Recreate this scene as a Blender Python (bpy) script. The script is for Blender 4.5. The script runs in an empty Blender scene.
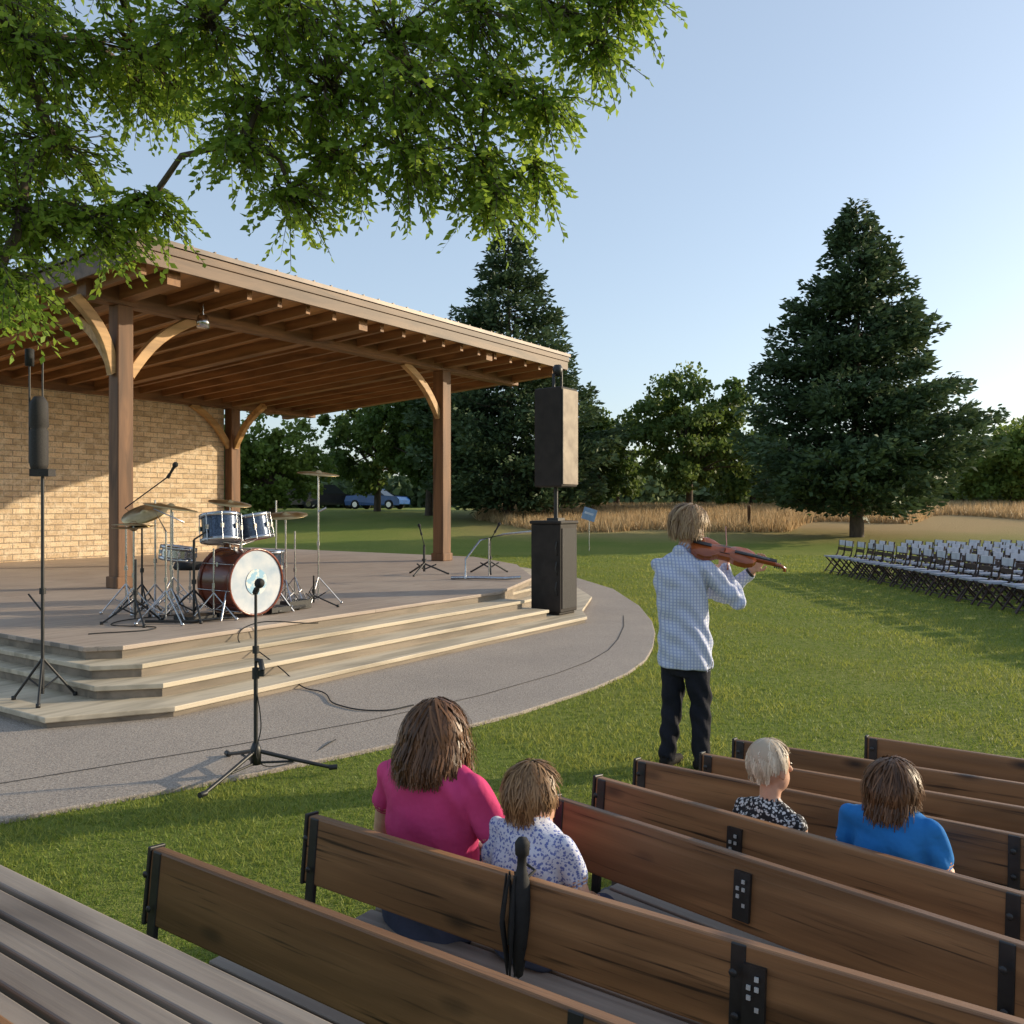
import bpy, math, random
import numpy as np
from mathutils import Vector, Matrix, kdtree
random.seed(7); rng=np.random.default_rng(11)
S=bpy.context.scene
S.view_settings.view_transform='Standard'
try: S.view_settings.look='None'
except: pass
S.view_settings.exposure=0
# ------------------------------------------------------------ camera / light
cam=bpy.data.cameras.new('camera'); co=bpy.data.objects.new('camera',cam); S.collection.objects.link(co)
co.location=(0,0,1.77); co.rotation_euler=(math.radians(90),0,0)
cam.sensor_width=36; cam.lens=30.5; cam.shift_y=-0.007; cam.clip_start=.05; cam.clip_end=5000
S.camera=co
AZ=math.radians(74); EL=math.radians(15)   # azimuth from +Y towards +X
sd=Vector((math.sin(AZ)*math.cos(EL),math.cos(AZ)*math.cos(EL),math.sin(EL)))
sun=bpy.data.lights.new('sun','SUN'); sun.energy=5; sun.angle=math.radians(.5); sun.color=(1,.84,.60)
so=bpy.data.objects.new('sun',sun); S.collection.objects.link(so); so.rotation_euler=sd.to_track_quat('Z','Y').to_euler()
W=bpy.data.worlds.new('World'); S.world=W; W.use_nodes=True
nt=W.node_tree; bg=nt.nodes['Background']; sk=nt.nodes.new('ShaderNodeTexSky'); sk.sky_type='NISHITA'
sk.sun_disc=False; sk.sun_elevation=EL; sk.sun_rotation=AZ; sk.air_density=1.0; sk.dust_density=1.3; sk.ozone_density=1.6
hs=nt.nodes.new('ShaderNodeHueSaturation'); hs.inputs['Saturation'].default_value=.85
nt.links.new(sk.outputs[0],hs.inputs['Color']); nt.links.new(hs.outputs[0],bg.inputs[0]); bg.inputs[1].default_value=.15
haze=nt.nodes.new('ShaderNodeBackground'); haze.inputs[0].default_value=(.215,.265,.335,1); haze.inputs[1].default_value=1.0
ads=nt.nodes.new('ShaderNodeAddShader'); nt.links.new(bg.outputs[0],ads.inputs[0]); nt.links.new(haze.outputs[0],ads.inputs[1]); nt.links.new(ads.outputs[0],nt.nodes['World Output'].inputs[0])
# ------------------------------------------------------------ materials
def newmat(name):
    m=bpy.data.materials.new(name); m.use_nodes=True; return m,m.node_tree.nodes,m.node_tree.links,m.node_tree.nodes['Principled BSDF']
def mixc(N,L,fac,a,b):
    x=N.new('ShaderNodeMix'); x.data_type='RGBA'
    for i,v in ((0,fac),(6,a),(7,b)):
        if hasattr(v,'links'): L.new(v,x.inputs[i])
        elif i==0: x.inputs[0].default_value=v
        else: x.inputs[i].default_value=(*v,1)
    return x.outputs[2]
def ramp(N,L,src,a,b):
    r=N.new('ShaderNodeMapRange'); r.inputs[1].default_value=a; r.inputs[2].default_value=b; L.new(src,r.inputs[0]); return r.outputs[0]
def vec(N,L,scale=(1,1,1),coord='Object',rot=(0,0,0)):
    t=N.new('ShaderNodeTexCoord'); m=N.new('ShaderNodeMapping'); m.inputs['Scale'].default_value=scale; m.inputs['Rotation'].default_value=rot
    L.new(t.outputs[coord],m.inputs[0]); return m.outputs[0]
def noise(N,L,v,scale,detail=5,rough=.55,dist=0):
    n=N.new('ShaderNodeTexNoise'); n.inputs['Scale'].default_value=scale; n.inputs['Detail'].default_value=detail; n.inputs['Roughness'].default_value=rough
    n.inputs['Distortion'].default_value=dist; L.new(v,n.inputs['Vector']); return n.outputs['Fac']
def bump(N,L,p,h,st,dist=.01):
    b=N.new('ShaderNodeBump'); b.inputs['Strength'].default_value=st; b.inputs['Distance'].default_value=dist; L.new(h,b.inputs['Height']); L.new(b.outputs[0],p.inputs['Normal'])
def M(name,c1,c2=None,scale=8,rough=.6,metal=0,bmp=0,st=(1,1,1),detail=3,lo=.35,hi=.65,spec=None,bd=.01):
    m,N,L,p=newmat(name)
    p.inputs['Roughness'].default_value=rough; p.inputs['Metallic'].default_value=metal
    if spec is not None: p.inputs['Specular IOR Level'].default_value=spec
    if c2 is None: c2=tuple(x*.75 for x in c1)
    v=vec(N,L,st); n=noise(N,L,v,scale,detail); L.new(mixc(N,L,ramp(N,L,n,lo,hi),c1,c2),p.inputs['Base Color'])
    if bmp: bump(N,L,p,noise(N,L,v,scale*3,detail),bmp,bd)
    return m
def wood(name,c1,c2,grain=60,rough=.55,knots=True,bmp=.35,axis=0,spec=.4):
    m,N,L,p=newmat(name); p.inputs['Roughness'].default_value=rough; p.inputs['Specular IOR Level'].default_value=spec
    s=[grain]*3; s[axis]=grain*.03
    v=vec(N,L,tuple(s)); oi=N.new('ShaderNodeObjectInfo'); am=N.new('ShaderNodeVectorMath'); am.operation='ADD'; mm=N.new('ShaderNodeMath'); mm.operation='MULTIPLY'; mm.inputs[1].default_value=90
    L.new(oi.outputs['Random'],mm.inputs[0]); L.new(v,am.inputs[0]); L.new(mm.outputs[0],am.inputs[1]); v=am.outputs[0]
    n=noise(N,L,v,.35,5,.6,.4)
    s2=[9]*3; s2[axis]=1.2
    am2=N.new('ShaderNodeVectorMath'); am2.operation='ADD'; L.new(vec(N,L,tuple(s2)),am2.inputs[0]); L.new(mm.outputs[0],am2.inputs[1])
    n2=noise(N,L,am2.outputs[0],.6,3,.5,.8)
    col=mixc(N,L,ramp(N,L,n,.3,.7),c1,c2)
    col=mixc(N,L,ramp(N,L,n2,.42,.68),col,tuple(x*.66 for x in c2))
    if knots:
        vo=N.new('ShaderNodeTexVoronoi'); s3=[8]*3; s3[axis]=3.2; am3=N.new('ShaderNodeVectorMath'); am3.operation='ADD'; L.new(vec(N,L,tuple(s3)),am3.inputs[0]); L.new(mm.outputs[0],am3.inputs[1]); L.new(am3.outputs[0],vo.inputs['Vector']); vo.inputs['Scale'].default_value=1.0
        col=mixc(N,L,ramp(N,L,vo.outputs['Distance'],.22,.06),col,(.03,.018,.012))
        n5=noise(N,L,v,1.4,2,.5); col=mixc(N,L,ramp(N,L,n5,.60,.72),col,(.035,.02,.012))
    L.new(col,p.inputs['Base Color']); bump(N,L,p,n,bmp,.004); return m
def leafmat(name,c1,c2,trans=.4):
    m,N,L,p=newmat(name); a=N.new('ShaderNodeAttribute'); a.attribute_name='tint'
    col=mixc(N,L,a.outputs['Fac'],c1,c2); L.new(col,p.inputs['Base Color']); p.inputs['Roughness'].default_value=.55; p.inputs['Specular IOR Level'].default_value=.25
    t=N.new('ShaderNodeBsdfTranslucent'); h=N.new('ShaderNodeHueSaturation'); h.inputs['Value'].default_value=1.5; h.inputs['Hue'].default_value=.485; L.new(col,h.inputs['Color']); L.new(h.outputs[0],t.inputs[0])
    x=N.new('ShaderNodeMixShader'); x.inputs[0].default_value=trans; L.new(p.outputs[0],x.inputs[1]); L.new(t.outputs[0],x.inputs[2])
    L.new(x.outputs[0],N['Material Output'].inputs[0]); return m
m_black=M('black_metal',(.012,.012,.013),(.02,.02,.02),30,.45)
m_rubber=M('rubber',(.01,.01,.01),(.018,.018,.018),30,.8)
m_chrome=M('chrome',(.6,.6,.62),(.45,.45,.47),20,.25,1)
m_backwood=wood('stained_bench_wood',(.36,.185,.08),(.19,.095,.042),rough=.42,bmp=.6)
m_seatwood=wood('weathered_seat_wood',(.36,.31,.26),(.20,.165,.14),rough=.6,knots=False,bmp=.6)
m_timber=wood('timber',(.24,.115,.05),(.145,.068,.03),30,.6,False,axis=2)
m_timberh=wood('timber_beam',(.28,.135,.055),(.16,.075,.033),30,.6,False,axis=0)
m_timberv=wood('timber_rafter',(.35,.17,.065),(.24,.11,.042),30,.6,False,axis=1)
m_soffit=wood('soffit_boards',(.60,.31,.115),(.46,.23,.085),14,.6,False,axis=1)
m_brace=wood('brace_wood',(.60,.36,.15),(.46,.26,.10),30,.55,False,axis=0)
m_fascia=wood('fascia_wood',(.19,.115,.068),(.12,.072,.045),20,.55,False,axis=0)
m_roof=M('metal_roof',(.05,.04,.035),(.08,.06,.05),3,.45,.4)
m_skin=M('skin',(.64,.37,.25),(.56,.30,.2),25,.5)
m_lip=M('lips',(.45,.16,.13),(.4,.14,.12),25,.5)
m_eye=M('eyes',(.02,.015,.01),(.03,.02,.02),25,.2)
# ------------------------------------------------------------ mesh helpers
def link(ob,parent=None):
    S.collection.objects.link(ob)
    if parent: ob.parent=parent
    return ob
def empty(name,loc=(0,0,0),rz=0):
    e=bpy.data.objects.new(name,None); e.empty_display_size=.2; S.collection.objects.link(e); e.location=loc; e.rotation_euler=(0,0,rz); return e
def fastmesh(name,V,k,mat,tint=None,parent=None,smooth=False):
    V=np.asarray(V,dtype=np.float32).reshape(-1,3); nv=len(V); nf=nv//k
    me=bpy.data.meshes.new(name); me.vertices.add(nv); me.vertices.foreach_set('co',V.ravel())
    me.loops.add(nv); me.loops.foreach_set('vertex_index',np.arange(nv,dtype=np.int32))
    me.polygons.add(nf); me.polygons.foreach_set('loop_start',np.arange(0,nv,k,dtype=np.int32)); me.update(calc_edges=True)
    if tint is not None:
        a=me.attributes.new('tint','FLOAT','FACE'); a.data.foreach_set('value',np.asarray(tint,dtype=np.float32))
    me.materials.append(mat); return link(bpy.data.objects.new(name,me),parent)
class B:
    def __init__(s): s.v=[];s.f=[];s.m=[];s.sm=[]
    def add(s,vs,fs,mi=0,sm=False):
        o=len(s.v); s.v+= [tuple(x) for x in vs]; s.f+=[[i+o for i in f] for f in fs]; s.m+=[mi]*len(fs); s.sm+=[sm]*len(fs)
    def box(s,c,d,mi=0,rot=None):
        c=Vector(c); x,y,z=[q/2 for q in d]
        vs=[Vector((a,b,e)) for a in(-x,x) for b in(-y,y) for e in(-z,z)]
        if rot is not None: vs=[rot@q for q in vs]
        s.add([q+c for q in vs],[(0,1,3,2),(4,6,7,5),(0,4,5,1),(2,3,7,6),(0,2,6,4),(1,5,7,3)],mi)
    def tube(s,pts,rad,mi=0,n=8,cap=True,sm=True):
        pts=[Vector(p) for p in pts]
        if not hasattr(rad,'__len__'): rad=[rad]*len(pts)
        vs=[];fs=[];ref=None
        for i,p in enumerate(pts):
            t=(pts[min(i+1,len(pts)-1)]-pts[max(i-1,0)]).normalized()
            if ref is None: ref=Vector((0,0,1)) if abs(t.z)<.9 else Vector((1,0,0))
            a=t.cross(ref).normalized(); b=t.cross(a)
            if abs(t.dot(ref))>.97: ref=b; a=t.cross(ref).normalized(); b=t.cross(a)
            for k in range(n):
                q=2*math.pi*k/n; vs.append(p+(a*math.cos(q)+b*math.sin(q))*rad[i])
        for i in range(len(pts)-1):
            for k in range(n): fs.append((i*n+k,i*n+(k+1)%n,(i+1)*n+(k+1)%n,(i+1)*n+k))
        s.add(vs,fs,mi,sm)
        if cap: s.add(vs[:n],[tuple(range(n))],mi); s.add(vs[-n:],[tuple(range(n))],mi)
    def lathe(s,prof,base,axis=(0,0,1),mi=0,n=32,sm=True):
        q=Vector((0,0,1)).rotation_difference(Vector(axis).normalized()); base=Vector(base); vs=[];fs=[]
        for r,z in prof:
            for k in range(n):
                a=2*math.pi*k/n; vs.append(base+q@Vector((r*math.cos(a),r*math.sin(a),z)))
        for i in range(len(prof)-1):
            for k in range(n): fs.append((i*n+k,i*n+(k+1)%n,(i+1)*n+(k+1)%n,(i+1)*n+k))
        s.add(vs,fs,mi,sm)
    def prism(s,poly,z0,z1,mi=0):
        n=len(poly); vs=[(x,y,z0) for x,y in poly]+[(x,y,z1) for x,y in poly]
        s.add(vs,[tuple(range(n))[::-1],tuple(range(n,2*n))]+[(i,(i+1)%n,n+(i+1)%n,n+i) for i in range(n)],mi)
    def make(s,name,mats,parent=None,bevel=0,loc=(0,0,0),rz=0):
        me=bpy.data.meshes.new(name); me.from_pydata(s.v,[],s.f)
        for m in (mats if isinstance(mats,(list,tuple)) else [mats]): me.materials.append(m)
        me.polygons.foreach_set('material_index',s.m); me.polygons.foreach_set('use_smooth',s.sm); me.update()
        ob=link(bpy.data.objects.new(name,me),parent); ob.location=loc; ob.rotation_euler=(0,0,rz)
        if bevel:
            b=ob.modifiers.new('bevel','BEVEL'); b.width=bevel; b.segments=2; b.limit_method='ANGLE'; b.angle_limit=math.radians(50)
        return ob
def unit(a): return a/np.maximum(np.linalg.norm(a,axis=-1,keepdims=True),1e-9)
# ------------------------------------------------------------ terrain
def hz(x,y):
    t=np.clip((y-28)/30,0,1); t=t*t*(3-2*t)
    return t*1.45+.10*np.sin(x*.11+1)*np.sin(y*.09)*t
def axis_pts(n,lim,c):
    t=np.linspace(-1,1,n); return np.sinh(t*c)/math.sinh(c)*lim
xs=axis_pts(181,2500,6.5); ys=axis_pts(221,2500,6.5)+15
X,Y=np.meshgrid(xs,ys); Z=hz(X,Y)
me=bpy.data.meshes.new('ground'); nx,ny=len(xs),len(ys)
idx=np.arange(nx*ny).reshape(ny,nx)
F=np.stack([idx[:-1,:-1],idx[:-1,1:],idx[1:,1:],idx[1:,:-1]],-1).reshape(-1,4)
me.from_pydata(np.stack([X,Y,Z],-1).reshape(-1,3).tolist(),[],F.tolist()); me.polygons.foreach_set('use_smooth',[True]*len(F))
m,N,L,p=newmat('lawn'); p.inputs['Roughness'].default_value=.9; p.inputs['Specular IOR Level'].default_value=.1
v=vec(N,L); n1=noise(N,L,v,.35,3); n2=noise(N,L,v,14,4,.7); n3=noise(N,L,v,90,2,.6)
c=mixc(N,L,ramp(N,L,n1,.35,.7),(.15,.21,.035),(.25,.26,.06)); c=mixc(N,L,ramp(N,L,n2,.4,.7),c,(.09,.14,.024)); c=mixc(N,L,ramp(N,L,n3,.45,.75),c,(.28,.28,.08))
g=N.new('ShaderNodeNewGeometry'); sx=N.new('ShaderNodeSeparateXYZ'); L.new(g.outputs['Position'],sx.inputs[0])
n4=noise(N,L,v,.12,3)
ad=N.new('ShaderNodeMath'); ad.operation='MULTIPLY_ADD'; L.new(n4,ad.inputs[0]); ad.inputs[1].default_value=10; L.new(sx.outputs[1],ad.inputs[2])
dry=ramp(N,L,ad.outputs[0],40,47); dx=ramp(N,L,sx.outputs[0],-5,3); mu=N.new('ShaderNodeMath'); mu.operation='MULTIPLY'; L.new(dry,mu.inputs[0]); L.new(dx,mu.inputs[1])
c=mixc(N,L,mu.outputs[0],c,(.42,.30,.15)); L.new(c,p.inputs['Base Color']); bump(N,L,p,n3,.8,.03)
me.materials.append(m); link(bpy.data.objects.new('ground',me))
# ------------------------------------------------------------ stage frame
O=Vector((-2.76,7.1,0)); U=Vector((.561,.828,0)); Vv=Vector((-.828,.561,0)); RZ=math.atan2(.828,.561)
def sw(s,w,z=0): return O+U*s+Vv*w+Vector((0,0,z))
PATH=[(-14,1.5),(-5.5,3.6),(-2.83,4.8),(-1.72,5.6),(-.83,6.35),(.07,7.3),(.8,8.3),(1.2,9.0),(1.5,9.75),(1.72,10.6),(1.95,11.8),(2.1,13),(2.2,15),(2.1,18),(1.5,21),(.4,24),(-1.5,27),(-14,27)]
def offs(poly,d):
    n=len(poly); out=[]
    for i in range(n):
        a,b,c=[Vector(poly[(i+k)%n]) for k in(-1,0,1)]
        e1=(b-a).normalized(); e2=(c-b).normalized(); n1=Vector((e1.y,-e1.x)); n2=Vector((e2.y,-e2.x)); nn=(n1+n2).normalized()
        out.append(tuple(b+nn*d/max(.3,nn.dot(n1))))
    return out
m,N,L,p=newmat('path_concrete'); p.inputs['Roughness'].default_value=.85
v=vec(N,L); n1=noise(N,L,v,.8,4); n2=noise(N,L,v,60,4,.7); n3=noise(N,L,v,160,1)
c=mixc(N,L,ramp(N,L,n1,.3,.7),(.40,.335,.28),(.30,.255,.22)); c=mixc(N,L,ramp(N,L,n2,.45,.65),c,(.18,.15,.13)); c=mixc(N,L,ramp(N,L,n3,.60,.68),c,(.6,.54,.46))
L.new(c,p.inputs['Base Color']); bump(N,L,p,n2,.5,.012)
b=B(); b.prism(PATH,-.1,.03); 
b.make('path',m,bevel=.01)
m_joint=M('joint',(.05,.045,.04),None,20,.9)
b=B()
def strip(b,pts,w,z=.034):
    for a,c in zip(pts[:-1],pts[1:]):
        a=Vector((*a,0)); c=Vector((*c,0)); d=(c-a).normalized(); q=Vector((-d.y,d.x,0))*w/2; zz=Vector((0,0,z))
        b.add([a-q+zz,c-q+zz,c+q+zz,a+q+zz],[(0,1,2,3)])
inner=[tuple(Vector(q)+Vector((-.35,.62))) for q in PATH[1:12]]
strip(b,inner,.012)
b.make('path_joints',m_joint)
m,N,L,p=newmat('stage_deck'); p.inputs['Roughness'].default_value=.6
v=vec(N,L); br=N.new('ShaderNodeTexBrick'); L.new(v,br.inputs[0]); br.inputs['Scale'].default_value=1; br.inputs['Brick Width'].default_value=3.6; br.inputs['Row Height'].default_value=.16; br.inputs['Mortar Size'].default_value=.004
br.inputs['Color1'].default_value=(.40,.315,.25,1); br.inputs['Color2'].default_value=(.33,.26,.21,1); br.inputs['Mortar'].default_value=(.14,.12,.10,1)
n1=noise(N,L,v,1.3,4); n2=noise(N,L,vec(N,L,(2,40,40)),1,3)
c=mixc(N,L,ramp(N,L,n1,.35,.75),br.outputs[0],(.44,.36,.29)); c=mixc(N,L,ramp(N,L,n2,.5,.8),c,(.22,.175,.14)); L.new(c,p.inputs['Base Color']); m_deck=m
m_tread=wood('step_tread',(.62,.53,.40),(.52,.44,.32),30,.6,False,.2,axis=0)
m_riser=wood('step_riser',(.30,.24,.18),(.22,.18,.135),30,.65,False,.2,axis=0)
st=empty('stage',O,RZ)
lv=[[(-.8,.5),(0,0),(6.9,0),(7.55,.45),(9.4,1.3),(12.3,3.6),(13.9,6.4),(13.9,15.3),(-.8,15.3)],
    [(-.25,.75),(.15,.38),(6.45,.38),(6.5,1.25),(9.1,1.6),(11.95,3.8),(13.55,6.45),(13.55,15.2),(-.25,15.2)],
    [(-.12,1.05),(.2,.76),(6.38,.76),(6.4,1.4),(8.9,1.85),(11.65,4.0),(13.25,6.5),(13.25,15.1),(-.12,15.1)],
    [(0,1.36),(.25,1.14),(6.3,1.14),(8.7,2.1),(11.3,4.2),(13,6.6),(13,15),(0,15)]]
for i,pl in enumerate(lv):
    z0=.03 if i==0 else .12*i-.03; z1=.12*(i+1)
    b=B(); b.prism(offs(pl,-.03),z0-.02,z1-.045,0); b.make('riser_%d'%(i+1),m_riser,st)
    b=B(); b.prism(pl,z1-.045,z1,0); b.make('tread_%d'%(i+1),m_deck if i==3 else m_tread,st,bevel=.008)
ZD=.48
# ------------------------------------------------------------ pavilion
pv=empty('open_air_pavilion',O,RZ)
def zt(w): return 5.56-(w-4.85)*.055
b=B()
for s0,w0,wd in((3.44,6.35,.26),(11.4,6.35,.30),(11.4,13.85,.30),(3.44,13.85,.28)):
    top=zt(w0)-.62
    b.box((s0,w0,(ZD+top)/2),(wd,wd,top-ZD)); b.box((s0,w0,ZD+.09),(wd+.06,wd+.06,.18)) 
b.make('posts',m_timber,pv,bevel=.015)
b=B()
for w0 in(6.35,13.85): b.box((8.6,w0,zt(w0)-.47),(11.6,.26,.3))
b.make('main_beams',m_timberh,pv,bevel=.01)
b=B()
for s0 in(3.44,7.4,11.4,14.2):
    vs=[];w0,w1=5.0,14.9
    for w_ in(w0,w1):
        for ds in(-.11,.11):
            for dz in(-.56,-.33): vs.append((s0+ds,w_,zt(w_)+dz))
    b.add(vs,[(0,1,3,2),(4,6,7,5),(0,4,5,1),(2,3,7,6),(0,2,6,4),(1,5,7,3)])
s0=2.95
while s0<14.5:
    if min(abs(s0-q) for q in(3.44,7.4,11.4,14.2))>.2:
        vs=[]
        for w_ in(5.0,14.9):
            for ds in(-.045,.045):
                for dz in(-.50,-.335): vs.append((s0+ds,w_,zt(w_)+dz))
        b.add(vs,[(0,1,3,2),(4,6,7,5),(0,4,5,1),(2,3,7,6),(0,2,6,4),(1,5,7,3)])
    s0+=.62
b.make('rafters',m_timberv,pv)
def slab(b,s0,s1,w0,w1,dz0,dz1,mi=0):
    vs=[(s,w,zt(w)+dz) for s in(s0,s1) for w in(w0,w1) for dz in(dz0,dz1)]
    b.add(vs,[(0,1,3,2),(4,6,7,5),(0,4,5,1),(2,3,7,6),(0,2,6,4),(1,5,7,3)],mi)
b=B(); slab(b,2.72,14.5,4.9,15.0,-.33,-.29); b.make('soffit',m_soffit,pv)
b=B(); slab(b,2.62,14.62,4.78,15.1,-.07,0.0)
for i in range(30):
    s0=2.8+i*.4; slab(b,s0,s0+.03,4.8,15.08,.002,.03)
b.make('metal_roof',m_roof,pv)
b=B(); slab(b,2.68,14.55,4.82,4.86,-.40,-.20); slab(b,2.66,14.57,4.80,4.87,-.197,-.08); slab(b,2.66,2.70,4.88,15.0,-.40,-.08); slab(b,14.51,14.55,4.88,15.0,-.40,-.08); slab(b,2.72,14.5,15.0,15.04,-.4,-.08)
b.make('fascia',m_fascia,pv,bevel=.006)
def brace(b,s0,w0,dirs,zb,zt_,reach,th=.16,wd=.13):
    d=Vector((dirs[0],dirs[1],0)); q=Vector((-d.y,d.x,0)); n=9; vs=[];fs=[]
    for i in range(n):
        t=i/(n-1); bow=.13*math.sin(math.pi*t)
        x=.13+reach*t; z=zb+(zt_-zb)*t; nx=Vector((-(zt_-zb),0,reach)).normalized()
        cx=x+nx.x*bow; cz=z+nx.z*bow
        for e in(-1,1):
            for g_ in(-1,1):
                p_=Vector((s0,w0,0))+d*(cx+nx.x*e*th/2)+q*g_*wd/2; vs.append((p_.x,p_.y,cz+nx.z*e*th/2))
    for i in range(n-1):
        o=i*4
        for a,c in((0,1),(1,3),(3,2),(2,0)): fs.append((o+a,o+c,o+4+c,o+4+a))
    fs+= [(0,1,3,2),(n*4-4,n*4-3,n*4-1,n*4-2)]
    b.add(vs,fs)
b=B()
for s0,w0,dl in((3.44,6.35,[(1,0),(-1,0),(0,1)]),(11.4,6.35,[(-1,0)]),(11.4,13.85,[(-1,0),(0,-1)])):
    zz=zt(w0)-.62
    for d in dl: brace(b,s0,w0,d,zz-1.05,zz+.02,1.2 if d[0]!=-1 or s0>4 else .62)
b.make('knee_braces',m_brace,pv,bevel=.01)
m,N,L,p=newmat('buff_brick'); p.inputs['Roughness'].default_value=.85
tc=N.new('ShaderNodeTexCoord'); sp=N.new('ShaderNodeSeparateXYZ'); cb=N.new('ShaderNodeCombineXYZ'); L.new(tc.outputs['Object'],sp.inputs[0]); L.new(sp.outputs[0],cb.inputs[0]); L.new(sp.outputs[2],cb.inputs[1])
br=N.new('ShaderNodeTexBrick'); L.new(cb.outputs[0],br.inputs[0]); br.inputs['Scale'].default_value=1; br.inputs['Brick Width'].default_value=.38; br.inputs['Row Height'].default_value=.13; br.inputs['Mortar Size'].default_value=.012; br.inputs['Mortar Smooth'].default_value=.3; br.inputs['Bias'].default_value=0
br.inputs['Color1'].default_value=(.82,.62,.40,1); br.inputs['Color2'].default_value=(.54,.39,.24,1); br.inputs['Mortar'].default_value=(.34,.27,.2,1)
n1=noise(N,L,cb.outputs[0],5,4,.6); n2=noise(N,L,cb.outputs[0],26,4,.65)
c=mixc(N,L,ramp(N,L,n1,.45,.75),br.outputs[0],(.84,.70,.52)); c=mixc(N,L,ramp(N,L,n2,.52,.72),c,(.36,.26,.165)); L.new(c,p.inputs['Base Color'])
ma=N.new('ShaderNodeMath'); ma.operation='MULTIPLY_ADD'; L.new(br.outputs[1],ma.inputs[0]); ma.inputs[1].default_value=-1; L.new(n2,ma.inputs[2]); bump(N,L,p,ma.outputs[0],.8,.04)
b=B(); b.box((6.9,14.1,(ZD+4.72)/2),(8.6,.3,4.72-ZD)); b.make('brick_wall',m,pv,bevel=.01)
b=B(); b.tube([(4.6,5.9,5.05),(4.6,5.9,4.85)],.02); b.lathe([(0,0),(.08,0),(.11,-.1),(.1,-.2),(0,-.2)],(4.6,5.9,4.87),mi=0,n=20); b.make('spot_lamp',[m_chrome],pv)
# ------------------------------------------------------------ speaker
m_grille=M('speaker_grille',(.018,.016,.015),(.035,.03,.028),120,.7,bmp=.4)
m_spk=M('speaker_box',(.022,.018,.015),(.034,.027,.023),6,.65,spec=.25)
m_banner=M('tan_panel',(.40,.32,.24),(.24,.185,.14),5,.7,lo=.3,hi=.7)
sp_=empty('loudspeaker',sw(6.98,.62,.12),RZ)
b=B(); b.box((0,0,.70),(.50,.52,1.32)); b.box((0,-.0,1.385),(.54,.56,.05)); b.box((0,0,.02),(.46,.46,.04)); b.make('subwoofer',m_spk,sp_,bevel=.015)
b=B(); b.box((0,-.268,.70),(.42,.012,1.2)); b.make('sub_grille',m_grille,sp_)
b=B(); b.tube([(.05,0,1.4),(.05,0,1.95)],.035); b.tube([(.05,-.1,3.4),(.05,-.1,3.75)],.02); b.box((.05,0,1.43),(.2,.2,.04)); b.make('pole',m_black,sp_)
b=B(); b.prism([(-.22,-.26),(.26,-.26),(.2,.26),(-.16,.26)],1.92,3.42); b.make('top_cabinet',m_spk,sp_,bevel=.02)
b=B(); b.box((.02,-.275,2.67),(.44,.012,1.42)); b.make('top_grille',m_banner,sp_)
b=B(); b.tube([(-.1,-.05,3.42),(-.1,-.05,3.62),(.1,-.05,3.66)],.025); b.lathe([(0,0),(.07,.02),(.08,.12),(.05,.18),(0,.18)],(.02,-.05,3.6)); b.tube([(.2,.25,1.2),(.35,.2,.8),(.36,.1,.3),(.3,-.1,.02)],.012)
for i in range(3): b.tube([(-.26,-.2,1.1-.3*i),(-.3,-.2,1.0-.3*i),(-.26,-.2,.9-.3*i)],.01)
b.make('clamp_and_cables',m_black,sp_)
# ------------------------------------------------------------ drum kit
m_gold=M('bronze_cymbal',(.50,.36,.17),(.38,.27,.12),12,.3,.9)
m_red=wood('red_shell',(.26,.06,.025),(.14,.03,.014),25,.22,False,.05,axis=1,spec=.6)
m_blue=M('dark_sparkle',(.03,.045,.08),(.09,.12,.18),60,.2,.5)
m_head=M('drum_head',(.62,.64,.66),(.36,.45,.55),5,.25,lo=.3,hi=.7)
dk=empty('drum_kit',(-2.93,10.0,ZD),RZ)
def drum(name,c,r,h,ax,shell,parent,front=None):
    ax=Vector(ax).normalized(); c=Vector(c)
    b=B(); b.lathe([(r,-h/2),(r,h/2)],c,ax,0,40)
    for e in(-1,1):
        b.lathe([(r+.004,e*h/2-e*.03),(r+.018,e*h/2-e*.03),(r+.018,e*h/2+e*.012),(r-.004,e*h/2+e*.012),(r-.006,e*h/2)],c,ax,1 if name!='bass_drum' else 0,40)
    b.lathe([(0.0005,h/2),(r,h/2)],c,ax,2,40,False); b.lathe([(0.0005,-h/2),(r,-h/2)],c,ax,2,40,False)
    q=Vector((0,0,1)).rotation_difference(ax)
    for k in range(8):
        a=2*math.pi*k/8+.2; d=q@Vector((math.cos(a),math.sin(a),0))
        b.tube([c+d*(r+.022)-ax*(h/2+.01),c+d*(r+.022)+ax*(h/2+.01)],.005,1,6); b.box(c+d*(r+.012),(.03,.03,.05),1)
    return b.make(name,[shell,m_chrome,m_head],parent)
drum('bass_drum',(0,.3,.40),.37,.55,(0,-1,0),m_red,dk)
b=B(); b.lathe([(0.0005,0),(.15,0)],(0,.018,.40),(0,-1,0),0,30,False); b.make('head_emblem',M('emblem',(.25,.45,.6),(.7,.7,.65),9,.4,lo=.45,hi=.55),dk)
drum('rack_tom_left',(-.24,.35,1.02),.21,.30,(.08,.18,1),m_blue,dk)
drum('rack_tom_right',(.22,.35,1.02),.20,.28,(-.08,.18,1),m_blue,dk)
drum('floor_tom',(.75,.75,.5),.22,.4,(0,0,1),m_blue,dk)
drum('snare_drum',(-.42,.9,.72),.18,.15,(.1,-.1,1),m_chrome,dk)
def cymbal(b,c,r,tilt,mi=1):
    b.lathe([(.001,.035),(.02,.035),(.04,.02),(.05,.012),(r*.6,.004),(r,-.012),(r,-.015),(.05,.006),(.001,.006)],c,tilt,mi,36)
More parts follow.
